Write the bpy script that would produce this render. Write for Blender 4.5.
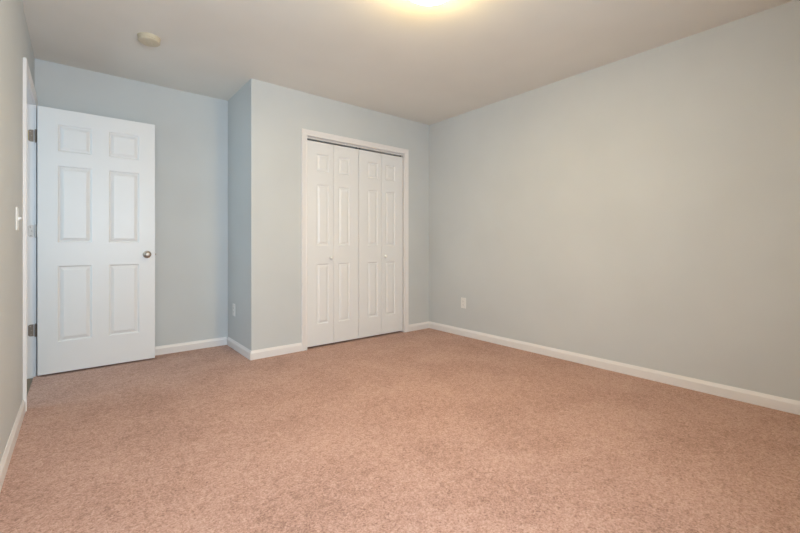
import bpy, bmesh, math
from mathutils import Vector

# ------------------------------------------------------------------ scene
for o in list(bpy.data.objects):
    bpy.data.objects.remove(o, do_unlink=True)
C = bpy.context.scene.collection

# room measures (metres): X to the right, Y away from the camera
H = 2.44
R = 3.539          # right wall
F = 3.470          # closet front
S = 1.4245         # side of the closet bump-out
B = 4.162          # far wall
Y0 = -0.27         # wall behind the camera
BH, BT = 0.0785, 0.0121   # baseboard height / thickness
DN, DF = 3.302, 4.060     # left doorway, near / far jamb faces
DZ = 2.052                # doorway head
CX0, CX1, CZ = 1.946, 3.146, 2.034   # closet opening
WX0, WX1, WZ0, WZ1 = 0.30, 1.22, 0.72, 2.06   # window behind the camera

# ------------------------------------------------------------------ camera
cam_d = bpy.data.cameras.new('camera')
cam = bpy.data.objects.new('camera', cam_d)
C.objects.link(cam)
cam.location = (0.2575, 0.0, 0.9917)
cam.rotation_euler = (math.radians(90), 0, -0.684)
cam_d.sensor_width = 36.0
cam_d.lens = 395.51 / 800 * 36
cam_d.shift_y = -(266.5 - 245.4) / 800
cam_d.clip_start = 0.02
bpy.context.scene.camera = cam

# ------------------------------------------------------------------ world, exposure
w = bpy.data.worlds.new('sky')
bpy.context.scene.world = w
w.use_nodes = True
bg = w.node_tree.nodes['Background']
bg.inputs[0].default_value = (0.62, 0.80, 1.0, 1)
bg.inputs[1].default_value = 0.6
vs = bpy.context.scene.view_settings
vs.view_transform = 'Standard'
vs.look = 'None'
vs.gamma = 1
vs.use_curve_mapping = False
vs.exposure = 0.0

WINDOW_W = 95.0
LAMP_E = 139.0
# daylight entering through the window behind the camera
ld = bpy.data.lights.new('window_daylight', 'AREA')
ld.shape = 'RECTANGLE'
ld.size, ld.size_y = WX1 - WX0 - 0.06, WZ1 - WZ0 - 0.06
ld.energy = WINDOW_W
ld.color = (0.71, 0.87, 1.0)
lo = bpy.data.objects.new('window_daylight', ld)
C.objects.link(lo)
lo.location = ((WX0 + WX1) / 2, Y0 - 0.16, (WZ0 + WZ1) / 2)
lo.rotation_euler = (Vector((0, -1, -0.12))).to_track_quat('Z', 'Y').to_euler()


# daylight in the hallway, from an unseen opening added opposite the bedroom doorway
HALL_W = 15.5
HWY0, HWY1, HWZ0, HWZ1 = 3.0, 4.2, 0.75, 2.05
ld = bpy.data.lights.new('hall_daylight', 'AREA')
ld.shape = 'RECTANGLE'
ld.size, ld.size_y = HWY1 - HWY0, HWZ1 - HWZ0
ld.energy = HALL_W
ld.color = (0.59, 0.87, 1.0)
lo = bpy.data.objects.new('hall_daylight', ld)
C.objects.link(lo)
lo.location = (-1.25 - 0.16, (HWY0 + HWY1) / 2, (HWZ0 + HWZ1) / 2)
lo.rotation_euler = Vector((-1, 0, 0)).to_track_quat('Z', 'Y').to_euler()


# ------------------------------------------------------------------ materials
def mat(name, col, rough=0.5, metal=0.0, spec=0.5):
    m = bpy.data.materials.new(name)
    m.use_nodes = True
    b = m.node_tree.nodes['Principled BSDF']
    b.inputs['Base Color'].default_value = (*col, 1)
    b.inputs['Roughness'].default_value = rough
    b.inputs['Metallic'].default_value = metal
    b.inputs['Specular IOR Level'].default_value = spec
    return m


def painted(name, col, rough, scale, bump, spec=0.3, var=0.02):
    """paint with roller texture and a trace of colour variation"""
    m = mat(name, col, rough, spec=spec)
    nt = m.node_tree
    b = nt.nodes['Principled BSDF']
    tc = nt.nodes.new('ShaderNodeTexCoord')
    n = nt.nodes.new('ShaderNodeTexNoise')
    n.inputs['Scale'].default_value = scale
    n.inputs['Detail'].default_value = 4
    nt.links.new(tc.outputs['Object'], n.inputs['Vector'])
    bp = nt.nodes.new('ShaderNodeBump')
    bp.inputs['Strength'].default_value = bump
    bp.inputs['Distance'].default_value = 0.001
    nt.links.new(n.outputs['Fac'], bp.inputs['Height'])
    nt.links.new(bp.outputs['Normal'], b.inputs['Normal'])
    n2 = nt.nodes.new('ShaderNodeTexNoise')
    n2.inputs['Scale'].default_value = 2.2
    nt.links.new(tc.outputs['Object'], n2.inputs['Vector'])
    cr = nt.nodes.new('ShaderNodeValToRGB')
    cr.color_ramp.elements[0].position = 0.3
    cr.color_ramp.elements[1].position = 0.7
    cr.color_ramp.elements[0].color = (*[c * (1 - var) for c in col], 1)
    cr.color_ramp.elements[1].color = (*[min(1, c * (1 + var)) for c in col], 1)
    nt.links.new(n2.outputs['Fac'], cr.inputs['Fac'])
    nt.links.new(cr.outputs['Color'], b.inputs['Base Color'])
    return m


M_WALL = painted('wall_paint', (0.600, 0.621, 0.630), 0.62, 160, 0.12, 0.25)
M_CEIL = painted('ceiling_paint', (0.805, 0.785, 0.735), 0.9, 120, 0.3, 0.1)
M_TRIM = painted('trim_paint', (0.81, 0.785, 0.785), 0.35, 60, 0.02, 0.5, 0.01)
M_DOOR = painted('door_paint', (0.80, 0.80, 0.81), 0.38, 90, 0.05, 0.5, 0.01)
M_PLATE = mat('plate_plastic', (0.80, 0.79, 0.77), 0.35)
M_DARK = mat('slot_dark', (0.02, 0.02, 0.02), 0.6)
M_NICKEL = mat('satin_nickel', (0.40, 0.34, 0.29), 0.42, 1.0)
M_BRASS = mat('brass_tone', (0.62, 0.47, 0.24), 0.3, 1.0)
M_HINGE = mat('hinge_metal', (0.26, 0.21, 0.17), 0.42, 0.8)
M_PHINGE = mat('painted_hinge', (0.56, 0.50, 0.46), 0.35, 0.3)
M_PINK = mat('finial', (0.75, 0.45, 0.35), 0.3, 0.6)
M_SMOKE = mat('aged_plastic', (0.62, 0.55, 0.42), 0.5)
M_TRACK = mat('track_metal', (0.72, 0.71, 0.70), 0.4, 0.2)
M_GLASS = bpy.data.materials.new('window_glass')
M_GLASS.use_nodes = True
_nt = M_GLASS.node_tree
_o = _nt.nodes['Material Output']
_t = _nt.nodes.new('ShaderNodeBsdfTransparent')
_g = _nt.nodes.new('ShaderNodeBsdfGlossy')
_g.inputs['Roughness'].default_value = 0.02
_x = _nt.nodes.new('ShaderNodeMixShader')
_x.inputs[0].default_value = 0.06
_nt.links.new(_t.outputs[0], _x.inputs[1])
_nt.links.new(_g.outputs[0], _x.inputs[2])
_nt.links.new(_x.outputs[0], _o.inputs[0])

M_LAMP = mat('lit_glass', (0.9, 0.87, 0.8), 0.4)
_b = M_LAMP.node_tree.nodes['Principled BSDF']
_b.inputs['Emission Color'].default_value = (1.0, 0.72, 0.295, 1)
_b.inputs['Emission Strength'].default_value = LAMP_E


def carpet():
    m = mat('carpet', (0.5, 0.33, 0.25), 1.0, spec=0.0)
    nt = m.node_tree
    b = nt.nodes['Principled BSDF']
    b.inputs['Sheen Weight'].default_value = 0.15
    b.inputs['Sheen Roughness'].default_value = 0.6
    tc = nt.nodes.new('ShaderNodeTexCoord')

    def noise(scale, detail, rough=0.6, dist=0.0):
        n = nt.nodes.new('ShaderNodeTexNoise')
        n.inputs['Scale'].default_value = scale
        n.inputs['Detail'].default_value = detail
        n.inputs['Roughness'].default_value = rough
        n.inputs['Distortion'].default_value = dist
        nt.links.new(tc.outputs['Object'], n.inputs['Vector'])
        return n.outputs['Fac']

    def math_(op, a, bb):
        n = nt.nodes.new('ShaderNodeMath')
        n.operation = op
        for i, v in enumerate((a, bb)):
            if isinstance(v, (int, float)):
                n.inputs[i].default_value = v
            else:
                nt.links.new(v, n.inputs[i])
        return n.outputs[0]

    fine = noise(125, 3, 0.7, 0.8)      # tufts
    mid = noise(34, 4, 0.6, 1.2)         # clumps
    big = noise(2.6, 3, 0.55, 0.4)       # brushed / trodden patches
    s = math_('ADD', math_('MULTIPLY', fine, 0.58), math_('ADD', math_('MULTIPLY', mid, 0.28), math_('MULTIPLY', big, 0.14)))
    cr = nt.nodes.new('ShaderNodeValToRGB')
    e = cr.color_ramp.elements
    e[0].position = 0.40
    e[0].color = (0.29, 0.160, 0.120, 1)
    e[1].position = 0.60
    e[1].color = (0.62, 0.405, 0.335, 1)
    k = cr.color_ramp.elements.new(0.49)
    k.color = (0.488, 0.282, 0.218, 1)
    nt.links.new(s, cr.inputs['Fac'])
    nt.links.new(cr.outputs['Color'], b.inputs['Base Color'])
    bp = nt.nodes.new('ShaderNodeBump')
    bp.inputs['Strength'].default_value = 0.9
    bp.inputs['Distance'].default_value = 0.006
    nt.links.new(math_('ADD', math_('MULTIPLY', fine, 0.6), math_('MULTIPLY', mid, 0.8)), bp.inputs['Height'])
    nt.links.new(bp.outputs['Normal'], b.inputs['Normal'])
    return m


M_CARPET = carpet()


def wood():
    m = mat('hall_wood', (0.16, 0.10, 0.06), 0.45)
    nt = m.node_tree
    tc = nt.nodes.new('ShaderNodeTexCoord')
    mp = nt.nodes.new('ShaderNodeMapping')
    mp.inputs['Scale'].default_value = (12, 1, 1)
    n = nt.nodes.new('ShaderNodeTexNoise')
    n.inputs['Scale'].default_value = 6
    cr = nt.nodes.new('ShaderNodeValToRGB')
    cr.color_ramp.elements[0].color = (0.10, 0.075, 0.045, 1)
    cr.color_ramp.elements[1].color = (0.24, 0.17, 0.10, 1)
    nt.links.new(tc.outputs['Object'], mp.inputs[0])
    nt.links.new(mp.outputs[0], n.inputs['Vector'])
    nt.links.new(n.outputs['Fac'], cr.inputs['Fac'])
    nt.links.new(cr.outputs[0], nt.nodes['Principled BSDF'].inputs['Base Color'])
    return m


M_WOOD = wood()


# ------------------------------------------------------------------ mesh helpers
def box(bm, x0, x1, y0, y1, z0, z1):
    v = [bm.verts.new((x, y, z)) for x in (x0, x1) for y in (y0, y1) for z in (z0, z1)]
    for f in ((0, 1, 3, 2), (4, 6, 7, 5), (0, 4, 5, 1), (2, 3, 7, 6), (0, 2, 6, 4), (1, 5, 7, 3)):
        bm.faces.new([v[i] for i in f])
    return v


def prism(bm, poly, z0, z1):
    """vertical prism from a plan polygon"""
    a = [bm.verts.new((x, y, z0)) for x, y in poly]
    b = [bm.verts.new((x, y, z1)) for x, y in poly]
    n = len(poly)
    for i in range(n):
        bm.faces.new((a[i], a[(i + 1) % n], b[(i + 1) % n], b[i]))
    bm.faces.new(a[::-1])
    bm.faces.new(b)


def loft(bm, rings, closed=True, cap=True):
    """rings: lists of equal length of points"""
    vr = [[bm.verts.new(p) for p in r] for r in rings]
    n = len(vr[0])
    for a, b in zip(vr, vr[1:]):
        for i in range(n if closed else n - 1):
            j = (i + 1) % n
            bm.faces.new((a[i], a[j], b[j], b[i]))
    if cap:
        bm.faces.new(vr[0][::-1])
        bm.faces.new(vr[-1])
    return vr


def lathe(bm, prof, mtx, seg=32):
    """prof: (r, h) pairs revolved about local Z, then placed by mtx(point)->point"""
    rings = []
    for r, h in prof:
        if r < 1e-6:
            rings.append([bm.verts.new(mtx((0, 0, h)))])
        else:
            rings.append([bm.verts.new(mtx((r * math.cos(2 * math.pi * i / seg), r * math.sin(2 * math.pi * i / seg), h))) for i in range(seg)])
    for a, b in zip(rings, rings[1:]):
        for i in range(seg):
            j = (i + 1) % seg
            if len(a) == 1 and len(b) == 1:
                continue
            if len(a) == 1:
                bm.faces.new((a[0], b[i], b[j]))
            elif len(b) == 1:
                bm.faces.new((a[i], a[j], b[0]))
            else:
                bm.faces.new((a[i], a[j], b[j], b[i]))


def obj(name, bm, m, parent=None, smooth=False, bevel=0.0, seg=2, loc=None):
    bmesh.ops.recalc_face_normals(bm, faces=bm.faces[:])
    if bevel:
        es = [e for e in bm.edges if len(e.link_faces) == 2 and e.calc_face_angle(0) > 0.6]
        bmesh.ops.bevel(bm, geom=es, offset=bevel, segments=seg, profile=0.5, affect='EDGES', clamp_overlap=True)
    if smooth:
        for f in bm.faces:
            f.smooth = True
        for e in bm.edges:
            if len(e.link_faces) == 2 and e.calc_face_angle(0) > 0.7:
                e.smooth = False
    if loc is not None:
        bmesh.ops.translate(bm, verts=bm.verts[:], vec=[-c for c in loc])
    me = bpy.data.meshes.new(name)
    bm.to_mesh(me)
    bm.free()
    me.materials.append(m)
    o = bpy.data.objects.new(name, me)
    C.objects.link(o)
    if parent is not None:
        o.parent = parent
    if loc is not None:
        o.location = loc
    return o


def struct(o, label=None, cat=None):
    o['kind'] = 'structure'
    if label:
        o['label'] = label
    if cat:
        o['category'] = cat
    return o


def thing(name, label, cat, loc=(0, 0, 0), rotz=0.0, group=None):
    o = bpy.data.objects.new(name, None)
    o.empty_display_size = 0.1
    C.objects.link(o)
    o.location = loc
    o.rotation_euler = (0, 0, rotz)
    o['label'] = label
    o['category'] = cat
    if group:
        o['group'] = group
    return o


# ------------------------------------------------------------------ floor, ceiling
T = 0.115   # wall thickness
HX = -1.25  # hall side wall

bm = bmesh.new()
box(bm, 0, R, Y0, B, -0.06, 0)
struct(obj('floor', bm, M_CARPET), 'beige-pink cut-pile carpet covering the bedroom floor', 'floor')

bm = bmesh.new()
box(bm, HX - 0.1, -T, 1.6, 5.4, -0.06, -0.008)
box(bm, -T, 0, DN - 0.018, DF + 0.018, -0.06, -0.008)
struct(obj('floor', bm, M_WOOD), 'dark wood hall floor beyond the open doorway', 'floor')

bm = bmesh.new()
box(bm, HX - 0.1, R + T, Y0 - T, 5.5, H, H + 0.1)
struct(obj('ceiling', bm, M_CEIL), 'plain painted taupe-white ceiling', 'ceiling')

# ------------------------------------------------------------------ walls
bm = bmesh.new()
box(bm, -T, 0.005, Y0 - T, DN - 0.018, 0, H)
box(bm, -T, 0, DN - 0.018, DF + 0.018, DZ + 0.018, H)
box(bm, -T, 0, DF + 0.018, B + T, 0, H)
struct(obj('wall_left', bm, M_WALL), 'grey wall at left with the doorway and light switch', 'wall')

bm = bmesh.new()
box(bm, R, R + T, Y0 - T, B + T, 0, H)
struct(obj('wall_right', bm, M_WALL), 'long blank grey wall on the right', 'wall')

bm = bmesh.new()
box(bm, 0, R, B, B + T, 0, H)
struct(obj('wall_back', bm, M_WALL), 'blue-grey alcove wall behind the open door', 'wall')

# rear wall with the window hole
bm = bmesh.new()
box(bm, 0, WX0, Y0 - T, Y0, 0, H)
box(bm, WX1, R, Y0 - T, Y0, 0, H)
box(bm, WX0, WX1, Y0 - T, Y0, 0, WZ0)
box(bm, WX0, WX1, Y0 - T, Y0, WZ1, H)
struct(obj('wall_rear', bm, M_WALL), 'grey wall with the window, behind the viewpoint', 'wall')

# closet bump-out: L-shaped pier with a soft corner bead, header, right pier
rb = 0.006
arc = [(S + rb - rb * math.cos(a), F + rb - rb * math.sin(a)) for a in [i * math.pi / 2 / 6 for i in range(7)]]
hx0, hx1, hz = CX0 - 0.014, CX1 + 0.014, CZ + 0.014
bm = bmesh.new()
prism(bm, [(S, B)] + arc + [(hx0, F), (hx0, F + T), (S + T, F + T), (S + T, B)], 0, H)
box(bm, hx0, hx1, F, F + T, hz, H)
box(bm, hx1, R, F, F + T, 0, H)
struct(obj('wall_closet', bm, M_WALL), 'grey bump-out wall that holds the closet doors', 'wall')

# hallway beyond the doorway
bm = bmesh.new()
box(bm, HX - 0.1, HX, 1.6, HWY0, -0.06, H)
box(bm, HX - 0.1, HX, HWY1, 5.4, -0.06, H)
box(bm, HX - 0.1, HX, HWY0, HWY1, -0.06, HWZ0)  # sits below the unseen opening added for the hall daylight
box(bm, HX - 0.1, HX, HWY0, HWY1, HWZ1, H)
box(bm, HX, -T, 1.5, 1.6, -0.06, H)
box(bm, HX, 0, 5.4, 5.5, -0.06, H)
box(bm, -T, 0, B + T, 5.4, -0.06, H)
struct(obj('wall_hall', bm, M_WALL), 'grey hallway walls beyond the open doorway', 'wall')


# ------------------------------------------------------------------ baseboards
# profile (distance off the wall, height)
BPROF = [(0, 0), (BT, 0), (BT, BH * 0.70), (BT - 0.0012, BH * 0.76), (BT - 0.0050, BH * 0.86), (0.0050, BH * 0.93), (0.0030, BH), (0, BH)]


def baseboard(name, path, label):
    """path of plan points, room on the left-hand side of the path; mitred corners"""
    n = len(path)
    dirs = [(Vector(path[i + 1]) - Vector(path[i])).normalized() for i in range(n - 1)]
    rings = []
    for i in range(n):
        a = dirs[max(0, i - 1)]
        b = dirs[min(n - 2, i)]
        na, nb = Vector((-a.y, a.x)), Vector((-b.y, b.x))
        m = (na + nb)
        m = m / m.dot(na)
        if m.length < 1e-6:
            m = na
        rings.append([(path[i][0] + m.x * d, path[i][1] + m.y * d, z) for d, z in BPROF])
    bm = bmesh.new()
    loft(bm, rings)
    return struct(obj(name, bm, M_TRIM), label, 'baseboard')


CW = 0.056
baseboard('baseboard_right', [(R, Y0), (R, F)], 'white baseboard running along the long right wall')
baseboard('baseboard_closet', [(R, F), (CX1 + CW, F)], 'short white baseboard between closet casing and right corner')
baseboard('baseboard_closet', [(CX0 - CW, F), (S, F), (S, B)], 'white baseboard wrapping the outer corner of the closet bump-out')
baseboard('baseboard_back', [(S - BT, B), (0, B), ], 'white baseboard of the alcove wall behind the door')
baseboard('baseboard_left', [(0.005, DN - CW - 0.004), (0.005, Y0)], 'white baseboard along the left wall below the switch')
baseboard('baseboard_rear', [(BT, Y0), (R - BT, Y0)], 'white baseboard under the window')

# ------------------------------------------------------------------ casings
# profile across the casing: (distance from the inner edge, thickness)
CPROF = [(0, 0), (0, 0.010), (0.004, 0.0125), (0.010, 0.0125), (0.016, 0.0105), (0.034, 0.0145), (0.048, 0.017), (0.053, 0.017), (CW, 0.015), (CW, 0)]


def casing(name, pts, place, label, closed=False):
    """pts: opening outline in wall-plane coordinates (u, z), outside on the left; place(u, z, off)"""
    n = len(pts)
    P = [Vector(p) for p in pts]
    rings = []
    for i in range(n):
        if closed:
            a = (P[i] - P[i - 1]).normalized()
            b = (P[(i + 1) % n] - P[i]).normalized()
        else:
            a = (P[max(1, i)] - P[max(1, i) - 1]).normalized()
            b = (P[min(n - 2, i) + 1] - P[min(n - 2, i)]).normalized()
        na, nb = Vector((-a.y, a.x)), Vector((-b.y, b.x))
        m = na + nb
        m = m / m.dot(na)
        rings.append([place(P[i].x + m.x * d, P[i].y + m.y * d, t) for d, t in CPROF])
    bm = bmesh.new()
    if closed:
        rings.append(rings[0])
        loft(bm, rings, cap=False)
        bmesh.ops.remove_doubles(bm, verts=bm.verts[:], dist=1e-6)
    else:
        loft(bm, rings)
    return struct(obj(name, bm, M_TRIM), label, 'trim')


# closet casing (upwards on the left side, outside to the left)
casing('trim_1', [(CX0, 0), (CX0, CZ), (CX1, CZ), (CX1, 0)], lambda u, z, t: (u, F - t, z),
       'white moulded casing framing the closet opening')
bm = bmesh.new()
box(bm, hx0, CX0 + 0.0006, F - 0.002, F + T + 0.001, 0, CZ)
box(bm, CX1 - 0.0006, hx1, F - 0.002, F + T + 0.001, 0, CZ)
box(bm, hx0, hx1, F - 0.002, F + T + 0.001, CZ, hz)
struct(obj('trim_2', bm, M_TRIM), 'flat white jamb lining the closet opening', 'trim')

# room door casing on the left wall, plus jamb and stop
casing('trim_3', [(DN - 0.004, 0), (DN - 0.004, DZ + 0.004), (DF + 0.004, DZ + 0.004), (DF + 0.004, 0)],
       lambda u, z, t: (t * 1.3, u, z), 'white casing around the room doorway in the left wall')
bm = bmesh.new()
box(bm, -T - 0.001, 0.001, DN - 0.018, DN, -0.01, DZ)
box(bm, -T - 0.001, 0.001, DF, DF + 0.018, -0.01, DZ)
box(bm, -T - 0.001, 0.001, DN - 0.018, DF + 0.018, DZ, DZ + 0.018)
box(bm, -0.075, -0.037, DN, DN + 0.010, -0.01, DZ)
box(bm, -0.075, -0.037, DF - 0.010, DF, -0.01, DZ)
box(bm, -0.075, -0.037, DN + 0.010, DF - 0.010, DZ - 0.010, DZ)
struct(obj('trim_4', bm, M_TRIM), 'white doorway jamb with stop, hinges mounted on it', 'trim')

# ------------------------------------------------------------------ panel doors
def panel_leaf(name, parent, wd, z0, z1, th, panels, m, loc, both=True):
    """slab with moulded raised panels; local x 0..wd, y 0 (front) .. th, z z0..z1"""
    bm = bmesh.new()
    # (inset, depth): sticking groove, flat, raised field
    steps = [(0.0, 0.0), (0.005, 0.0050), (0.009, 0.0088), (0.013, 0.0092), (0.018, 0.0080), (0.034, 0.0018), (0.036, 0.0014)]

    def face(side):
        def P(x, z, d):
            return (x, d if side < 0 else th - d, z)
        xs = sorted({0.0, wd} | {v for p in panels for v in p[:2]})
        zs = sorted({z0, z1} | {v for p in panels for v in p[2:]})
        vs_ = {}

        def V(x, z):
            k = (round(x, 5), round(z, 5))
            if k not in vs_:
                vs_[k] = bm.verts.new(P(x, z, 0))
            return vs_[k]
        for i in range(len(xs) - 1):
            for j in range(len(zs) - 1):
                cx, cz = (xs[i] + xs[i + 1]) / 2, (zs[j] + zs[j + 1]) / 2
                if any(p[0] < cx < p[1] and p[2] < cz < p[3] for p in panels):
                    continue
                bm.faces.new((V(xs[i], zs[j]), V(xs[i + 1], zs[j]), V(xs[i + 1], zs[j + 1]), V(xs[i], zs[j + 1])))
        for (a, b, c, d) in panels:
            rings = []
            for s, dep in steps:
                if s == 0:
                    rings.append([V(a, c), V(b, c), V(b, d), V(a, d)])
                else:
                    rings.append([bm.verts.new(P(x, z, dep)) for x, z in ((a + s, c + s), (b - s, c + s), (b - s, d - s), (a + s, d - s))])
            for r, q in zip(rings, rings[1:]):
                for i in range(4):
                    j = (i + 1) % 4
                    bm.faces.new((r[i], r[j], q[j], q[i]))
            bm.faces.new(rings[-1])
        return xs, zs, V
    xs, zs, V1 = face(-1)
    _, _, V2 = face(1)
    for i in range(len(xs) - 1):
        for z in (z0, z1):
            bm.faces.new((V1(xs[i], z), V1(xs[i + 1], z), V2(xs[i + 1], z), V2(xs[i], z)))
    for j in range(len(zs) - 1):
        for x in (0.0, wd):
            bm.faces.new((V1(x, zs[j]), V1(x, zs[j + 1]), V2(x, zs[j + 1]), V2(x, zs[j])))
    bmesh.ops.recalc_face_normals(bm, faces=bm.faces[:])
    es = [e for e in bm.edges if len(e.link_faces) == 2 and e.calc_face_angle(0) > 1.4]
    bmesh.ops.bevel(bm, geom=es, offset=0.0018, segments=2, profile=0.5, affect='EDGES')
    return _at(obj(name, bm, m, parent), loc or (0, 0, 0))


def _at(o, loc):
    o.location = loc
    return o


# room door, swung open at a right angle, standing in front of the alcove wall
DX0, DX1 = 0.0245, 0.780
DW = DX1 - DX0
DY = 4.015
door = thing('door_1', 'white six-panel room door standing open in front of the alcove wall', 'door', (DX0, DY, 0))
struct(door)
a0, a1, b0, b1 = 0.115, 0.322, 0.432, 0.640
pan = []
for (xa, xb) in ((a0, a1), (b0, b1)):
    pan += [(xa, xb, 1.716, 1.924), (xa, xb, 1.014, 1.606), (xa, xb, 0.250, 0.834)]
panel_leaf('door_leaf', door, DW, 0.014, 2.041, 0.035, pan, M_DOOR, None)

# knob on the face, its twin on the far face, rosette, latch on the edge
kx, kz = 0.721 - DX0, 0.914
for side, nm in ((-1, 'door_knob'), (1, 'door_knob')):
    y = 0.0 if side < 0 else 0.035
    mt = lambda p, s=side, y=y: (kx + p[0], y + s * p[2], kz + p[1])
    bm = bmesh.new()
    lathe(bm, [(0, 0.0), (0.031, 0.0), (0.031, 0.004), (0.028, 0.008), (0.013, 0.010), (0.0115, 0.014), (0.0115, 0.026),
               (0.017, 0.032), (0.0245, 0.038), (0.0265, 0.046), (0.0245, 0.054), (0.0185, 0.059), (0.011, 0.0605), (0, 0.061)], mt, 40)
    o = obj(nm, bm, M_NICKEL, door, smooth=True)
    o['label'] = 'round satin nickel knob'
bm = bmesh.new()
box(bm, DW - 0.0005, DW + 0.0015, 0.005, 0.030, kz - 0.028, kz + 0.028)
prism(bm, [(DW + 0.0015, 0.012), (DW + 0.010, 0.012), (DW + 0.0015, 0.024)], kz - 0.008, kz + 0.008)
o = obj('latch', bm, M_NICKEL, door)
o['label'] = 'metal latch bolt on the door edge'


def hinge(z, leaf_m, edge_m, label, parent):
    """jamb leaf facing the room, knuckle at the pin, door leaf on the edge; in door local coordinates"""
    jy = DF - DY - 0.0
    bm = bmesh.new()
    # rounded-corner leaf on the jamb (plane y = jamb face)
    r = 0.010
    x0, x1, za, zb = -0.027 - DX0, 0.001 - DX0, z - 0.0445, z + 0.0445
    pts = []
    for cx, cz, s in ((x0 + r, zb - r, 90), (x0 + r, za + r, 180)):
        for k in range(5):
            a = math.radians(s + k * 22.5)
            pts.append((cx + r * math.cos(a), cz + r * math.sin(a)))
    pts += [(x1, za), (x1, zb)]
    loft(bm, [[(x, jy - 0.0022, zz) for x, zz in pts], [(x, jy + 0.0003, zz) for x, zz in pts]])
    # leaf across the gap on the hinge edge of the door
    box(bm, -0.0022, 0.0004, 0.003, jy - 0.004, za, zb)
    h = obj('hinge', bm, leaf_m, parent)
    h['label'] = label
    bm = bmesh.new()
    px, py = -0.0125, jy - 0.0085
    mt = lambda p: (px + p[0], py + p[1], p[2])
    for k in range(5):
        c0 = za + (zb - za) * k / 5
        c1 = za + (zb - za) * (k + 1) / 5 - 0.0006
        lathe(bm, [(0, c0), (0.0055, c0), (0.0058, c0 + 0.0008), (0.0058, c1 - 0.0008), (0.0055, c1), (0, c1)], mt, 16)
    for s, zz in ((1, zb), (-1, za)):
        lathe(bm, [(0, zz), (0.0045, zz), (0.005, zz + s * 0.003), (0.003, zz + s * 0.0055), (0, zz + s * 0.006)], mt, 16)
    obj('hinge_pin', bm, leaf_m, h, smooth=True)
    bm = bmesh.new()
    box(bm, x0 - 0.003, x0 + 0.0004, jy - 0.0026, jy + 0.0003, za + 0.008, zb - 0.006)
    obj('leaf_edge', bm, edge_m, h)  # thin strip in its own tone along the leaf's outer edge
    # screws
    bm = bmesh.new()
    for sx, sz in ((-0.018, 0.030), (-0.010, 0.0), (-0.014, -0.034)):
        cx = sx - DX0
        lathe(bm, [(0, 0.0018), (0.0025, 0.0018), (0.0042, 0.0005), (0.0042, -0.0005)],
              lambda p, cx=cx, cz=z + sz: (cx + p[0], jy - 0.0022 - p[2] + 0.0002, cz + p[1]), 12)
    obj('hinge_screw', bm, M_NICKEL, h, smooth=True)


hinge(1.818, M_HINGE, M_BRASS, 'dark bronze top hinge with brass-toned leaf edge', door)
hinge(1.100, M_PHINGE, M_PHINGE, 'white painted middle hinge', door)
hinge(0.352, M_HINGE, M_HINGE, 'brown metal bottom hinge', door)

# bifold closet doors: two pairs of leaves
LY = F + 0.016
GAP = 0.006
mid = (CX0 + CX1) / 2
FOLD = 0.0035
LW = (CX1 - CX0 - 0.012 - GAP - 2 * FOLD) / 4
ZB, ZT = 0.018, 1.999


def leaf_panels(outer_left):
    a = 0.108 if outer_left else 0.050
    b = LW - (0.050 if outer_left else 0.108)
    return [(a, b, 1.712, 1.884), (a, b, 0.990, 1.586), (a, b, 0.222, 0.812)]


def bifold(name, x0, label, knob_leaf):
    t = thing(name, label, 'closet door', (x0, LY, 0))
    struct(t)
    for k in range(2):
        lf = panel_leaf('door_leaf', t, LW, ZB, ZT, 0.033, leaf_panels(k == 0), M_DOOR, (k * (LW + FOLD), 0, 0))
        if k == knob_leaf:
            kx_ = (LW - 0.036) if k == 0 else 0.036
            bm = bmesh.new()
            mt = lambda p: (kx_ + p[0], -p[2], 0.872 + p[1])
            lathe(bm, [(0, 0), (0.0095, 0), (0.0085, 0.008), (0.010, 0.014), (0.0165, 0.020), (0.0190, 0.026), (0.0165, 0.032), (0.009, 0.0355), (0, 0.036)], mt, 24)
            o = obj('knob', bm, M_PLATE, lf, smooth=True)
            o['label'] = 'small round white knob'
        # pivot and guide pins hidden above and below the leaf
        bm = bmesh.new()
        px = 0.02 if k == 0 else LW - 0.02
        lathe(bm, [(0, ZT - 0.002), (0.004, ZT - 0.002), (0.004, ZT + 0.019), (0, ZT + 0.019)], lambda p: (px + p[0], 0.0165 + p[1], p[2]), 10)
        obj('guide_pin', bm, M_DARK, lf)
    return t


bifold('door_2', CX0 + 0.003, 'left white bifold pair of closet doors, knob on its outer leaf', 0)
bifold('door_3', CX0 + 0.003 + 2 * LW + FOLD + GAP, 'right white bifold pair of closet doors, knob on its rightmost leaf', 1)

# bifold track under the closet head: inverted channel
bm = bmesh.new()
tz0, tz1 = ZT + 0.017, CZ
box(bm, CX0 + 0.0006, CX1 - 0.0006, LY + 0.002, LY + 0.004, tz0, tz1)
box(bm, CX0 + 0.0006, CX1 - 0.0006, LY + 0.029, LY + 0.031, tz0, tz1)
box(bm, CX0 + 0.0006, CX1 - 0.0006, LY + 0.004, LY + 0.029, tz1 - 0.002, tz1)
o = obj('closet_track', bm, M_TRACK)
o['label'] = 'white metal track above the bifold closet doors'
o['category'] = 'track'


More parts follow.
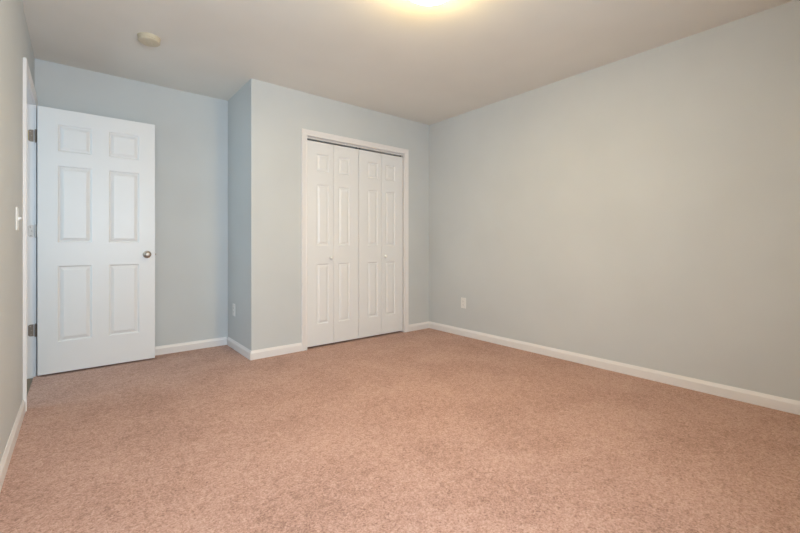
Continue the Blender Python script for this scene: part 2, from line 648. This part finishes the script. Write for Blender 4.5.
# ------------------------------------------------------------------ wall plates
def outlet(loc, rotz, label):
    """duplex outlet; local: plate in the xz plane facing -y"""
    t = thing('wall_outlet', label, 'outlet', loc, rotz)
    bm = bmesh.new()
    w2, h2 = 0.035, 0.0575
    rings = [[(-a, y, -b), (a, y, -b), (a, y, b), (-a, y, b)] for a, b, y in ((w2, h2, 0), (w2, h2, -0.0025), (w2 - 0.003, h2 - 0.003, -0.0055))]
    loft(bm, rings)
    obj('plate', bm, M_PLATE, t)
    for s in (-1, 1):
        bm = bmesh.new()
        pts = []
        for k in range(24):
            a = 2 * math.pi * k / 24
            pts.append((0.0165 * math.cos(a), max(-0.0125, min(0.0125, 0.0165 * math.sin(a)))))
        loft(bm, [[(x, -0.005, s * 0.0195 + z) for x, z in pts], [(x, -0.0072, s * 0.0195 + z) for x, z in pts]])
        so = obj('socket', bm, M_PLATE, t)
        bm = bmesh.new()
        for dx, hh in ((-0.0063, 0.0042), (0.0063, 0.0034)):
            box(bm, dx - 0.0011, dx + 0.0011, -0.0075, -0.007, s * 0.0195 + 0.003 - hh, s * 0.0195 + 0.003 + hh)
        box(bm, -0.0022, 0.0022, -0.0075, -0.007, s * 0.0195 - 0.0085, s * 0.0195 - 0.0045)
        obj('slots', bm, M_DARK, so)
    bm = bmesh.new()
    lathe(bm, [(0, 0.001), (0.0022, 0.001), (0.0028, 0), (0.0028, -0.001)], lambda p: (p[0], -0.0055 - p[2], p[1]), 12)
    obj('screw', bm, M_PLATE, t)
    return t


outlet((R, 2.922, 0.360), -math.pi / 2, 'white duplex outlet low on the right wall near the corner')
outlet((S, 3.955, 0.372), -math.pi / 2, 'white duplex outlet on the shaded side of the closet bump-out')

# light switch on the left wall, toggle up (local -y faces the room)
t = thing('light_switch', 'white toggle light switch on the left wall before the doorway', 'light switch', (0.005, 2.935, 1.134), math.pi / 2)
bm = bmesh.new()
w2, h2 = 0.038, 0.0610
loft(bm, [[(-a, y, -b), (a, y, -b), (a, y, b), (-a, y, b)] for a, b, y in ((w2, h2, 0), (w2, h2, -0.003), (w2 - 0.003, h2 - 0.003, -0.006))])
obj('plate', bm, M_PLATE, t)
bm = bmesh.new()
loft(bm, [[(-0.005, -0.005, -0.011), (0.005, -0.005, -0.011), (0.005, -0.005, 0.011), (-0.005, -0.005, 0.011)],
          [(-0.0045, -0.010, -0.006), (0.0045, -0.010, -0.006), (0.0045, -0.010, 0.009), (-0.0045, -0.010, 0.009)],
          [(-0.0038, -0.019, 0.003), (0.0038, -0.019, 0.003), (0.0038, -0.017, 0.0095), (-0.0038, -0.017, 0.0095)]])
obj('toggle', bm, M_PLATE, t, bevel=0.0008)
for s in (-1, 1):
    bm = bmesh.new()
    lathe(bm, [(0, 0.001), (0.0022, 0.001), (0.0028, 0), (0.0028, -0.001)], lambda p: (p[0], -0.006 - p[2], s * 0.030 + p[1]), 12)
    obj('screw', bm, M_PLATE, t)

# ------------------------------------------------------------------ smoke detector
sd = thing('smoke_detector', 'round yellowed plastic smoke detector on the ceiling above the room door', 'smoke detector', (0.644, 3.240, H))
bm = bmesh.new()
lathe(bm, [(0, 0), (0.070, 0), (0.070, -0.004), (0.068, -0.008), (0.0, -0.008)], lambda p: p, 48)
obj('mounting_plate', bm, M_SMOKE, sd, smooth=True)
bm = bmesh.new()
lathe(bm, [(0, -0.008), (0.066, -0.008), (0.066, -0.020), (0.060, -0.021), (0.060, -0.025), (0.067, -0.026), (0.067, -0.031), (0.062, -0.036),
           (0.048, -0.0385), (0.046, -0.0375), (0.044, -0.0385), (0.026, -0.040), (0.024, -0.039), (0.022, -0.040), (0, -0.0405)], lambda p: p, 48)
bd = obj('housing', bm, M_SMOKE, sd, smooth=True)
bm = bmesh.new()
lathe(bm, [(0, -0.040), (0.007, -0.040), (0.007, -0.0425), (0.006, -0.043), (0, -0.043)], lambda p: (p[0] + 0.012, p[1] - 0.010, p[2]), 20)
obj('test_button', bm, M_SMOKE, bd, smooth=True)
bm = bmesh.new()
for k in range(24):
    a = 2 * math.pi * k / 24
    c, s = math.cos(a), math.sin(a)
    pts = [(0.0595, -0.004), (0.0662, -0.004), (0.0662, 0.004), (0.0595, 0.004)]
    poly = [(x * c - y * s, x * s + y * c) for x, y in pts]
    prism(bm, poly, -0.0262, -0.0205)
obj('vent_grille', bm, M_SMOKE, bd)

# ------------------------------------------------------------------ ceiling light
LX, LY_ = 1.735, 1.552
cl = thing('ceiling_light', 'lit frosted glass dome light flush on the ceiling', 'ceiling light', (LX, LY_, H))
bm = bmesh.new()
lathe(bm, [(0, 0), (0.120, 0), (0.122, -0.004), (0.130, -0.044), (0.134, -0.050), (0.130, -0.0525), (0.0, -0.048)], lambda p: p, 48)
obj('canopy', bm, M_TRIM, cl, smooth=True)
bm = bmesh.new()
prof = [(0.128, -0.052), (0.140, -0.053)]
for k in range(1, 13):
    a = math.pi / 2 * k / 12
    prof.append((0.140 * math.cos(a) if k < 12 else 0.0, -0.054 - 0.050 * math.sin(a)))
lathe(bm, prof, lambda p: p, 48)
obj('glass_shade', bm, M_LAMP, cl, smooth=True)
bm = bmesh.new()
lathe(bm, [(0, -0.101), (0.010, -0.104), (0.011, -0.107), (0.006, -0.110), (0.007, -0.115), (0.004, -0.119), (0, -0.120)], lambda p: p, 20)
o = obj('finial', bm, M_PINK, cl, smooth=True)
o['label'] = 'small metal finial under the glass dome'

# ------------------------------------------------------------------ window behind the camera
win = bpy.data.objects.new('window_1', None)
C.objects.link(win)
struct(win, 'white double-hung window in the wall behind the viewpoint', 'window')
wy0, wy1 = Y0 - 0.09, Y0 - 0.02
bm = bmesh.new()
for x0, x1, z0, z1 in ((WX0, WX0 + 0.03, WZ0, WZ1), (WX1 - 0.03, WX1, WZ0, WZ1), (WX0 + 0.03, WX1 - 0.03, WZ0, WZ0 + 0.03), (WX0 + 0.03, WX1 - 0.03, WZ1 - 0.03, WZ1)):
    box(bm, x0, x1, wy0, wy1, z0, z1)
obj('window_frame', bm, M_TRIM, win)
zm = (WZ0 + WZ1) / 2
xm = (WX0 + WX1) / 2
for (z0, z1, yy) in ((WZ0 + 0.03, zm + 0.02, wy1 - 0.03), (zm - 0.02, WZ1 - 0.03, wy0 + 0.005)):
    for (x0, x1) in ((WX0 + 0.03, xm), (xm, WX1 - 0.03)):
        bm = bmesh.new()
        f = 0.035
        for a0_, a1_, c0_, c1_ in ((x0, x0 + f, z0, z1), (x1 - f, x1, z0, z1), (x0 + f, x1 - f, z0, z0 + f), (x0 + f, x1 - f, z1 - f, z1)):
            box(bm, a0_, a1_, yy, yy + 0.025, c0_, c1_)
        sa = obj('sash', bm, M_TRIM, win)
        bm = bmesh.new()
        box(bm, x0 + f, x1 - f, yy + 0.010, yy + 0.014, z0 + f, z1 - f)
        obj('pane', bm, M_GLASS, sa)
bm = bmesh.new()
box(bm, WX0 - 0.08, WX1 + 0.08, Y0 - 0.02, Y0 + 0.035, WZ0 - 0.022, WZ0)
obj('window_sill', bm, M_TRIM, win, bevel=0.004)
casing('trim_5', [(WX0, WZ0), (WX0, WZ1), (WX1, WZ1), (WX1, WZ0)], lambda u, z, t: (u, Y0 + t, z),
       'white casing around the window behind the viewpoint')
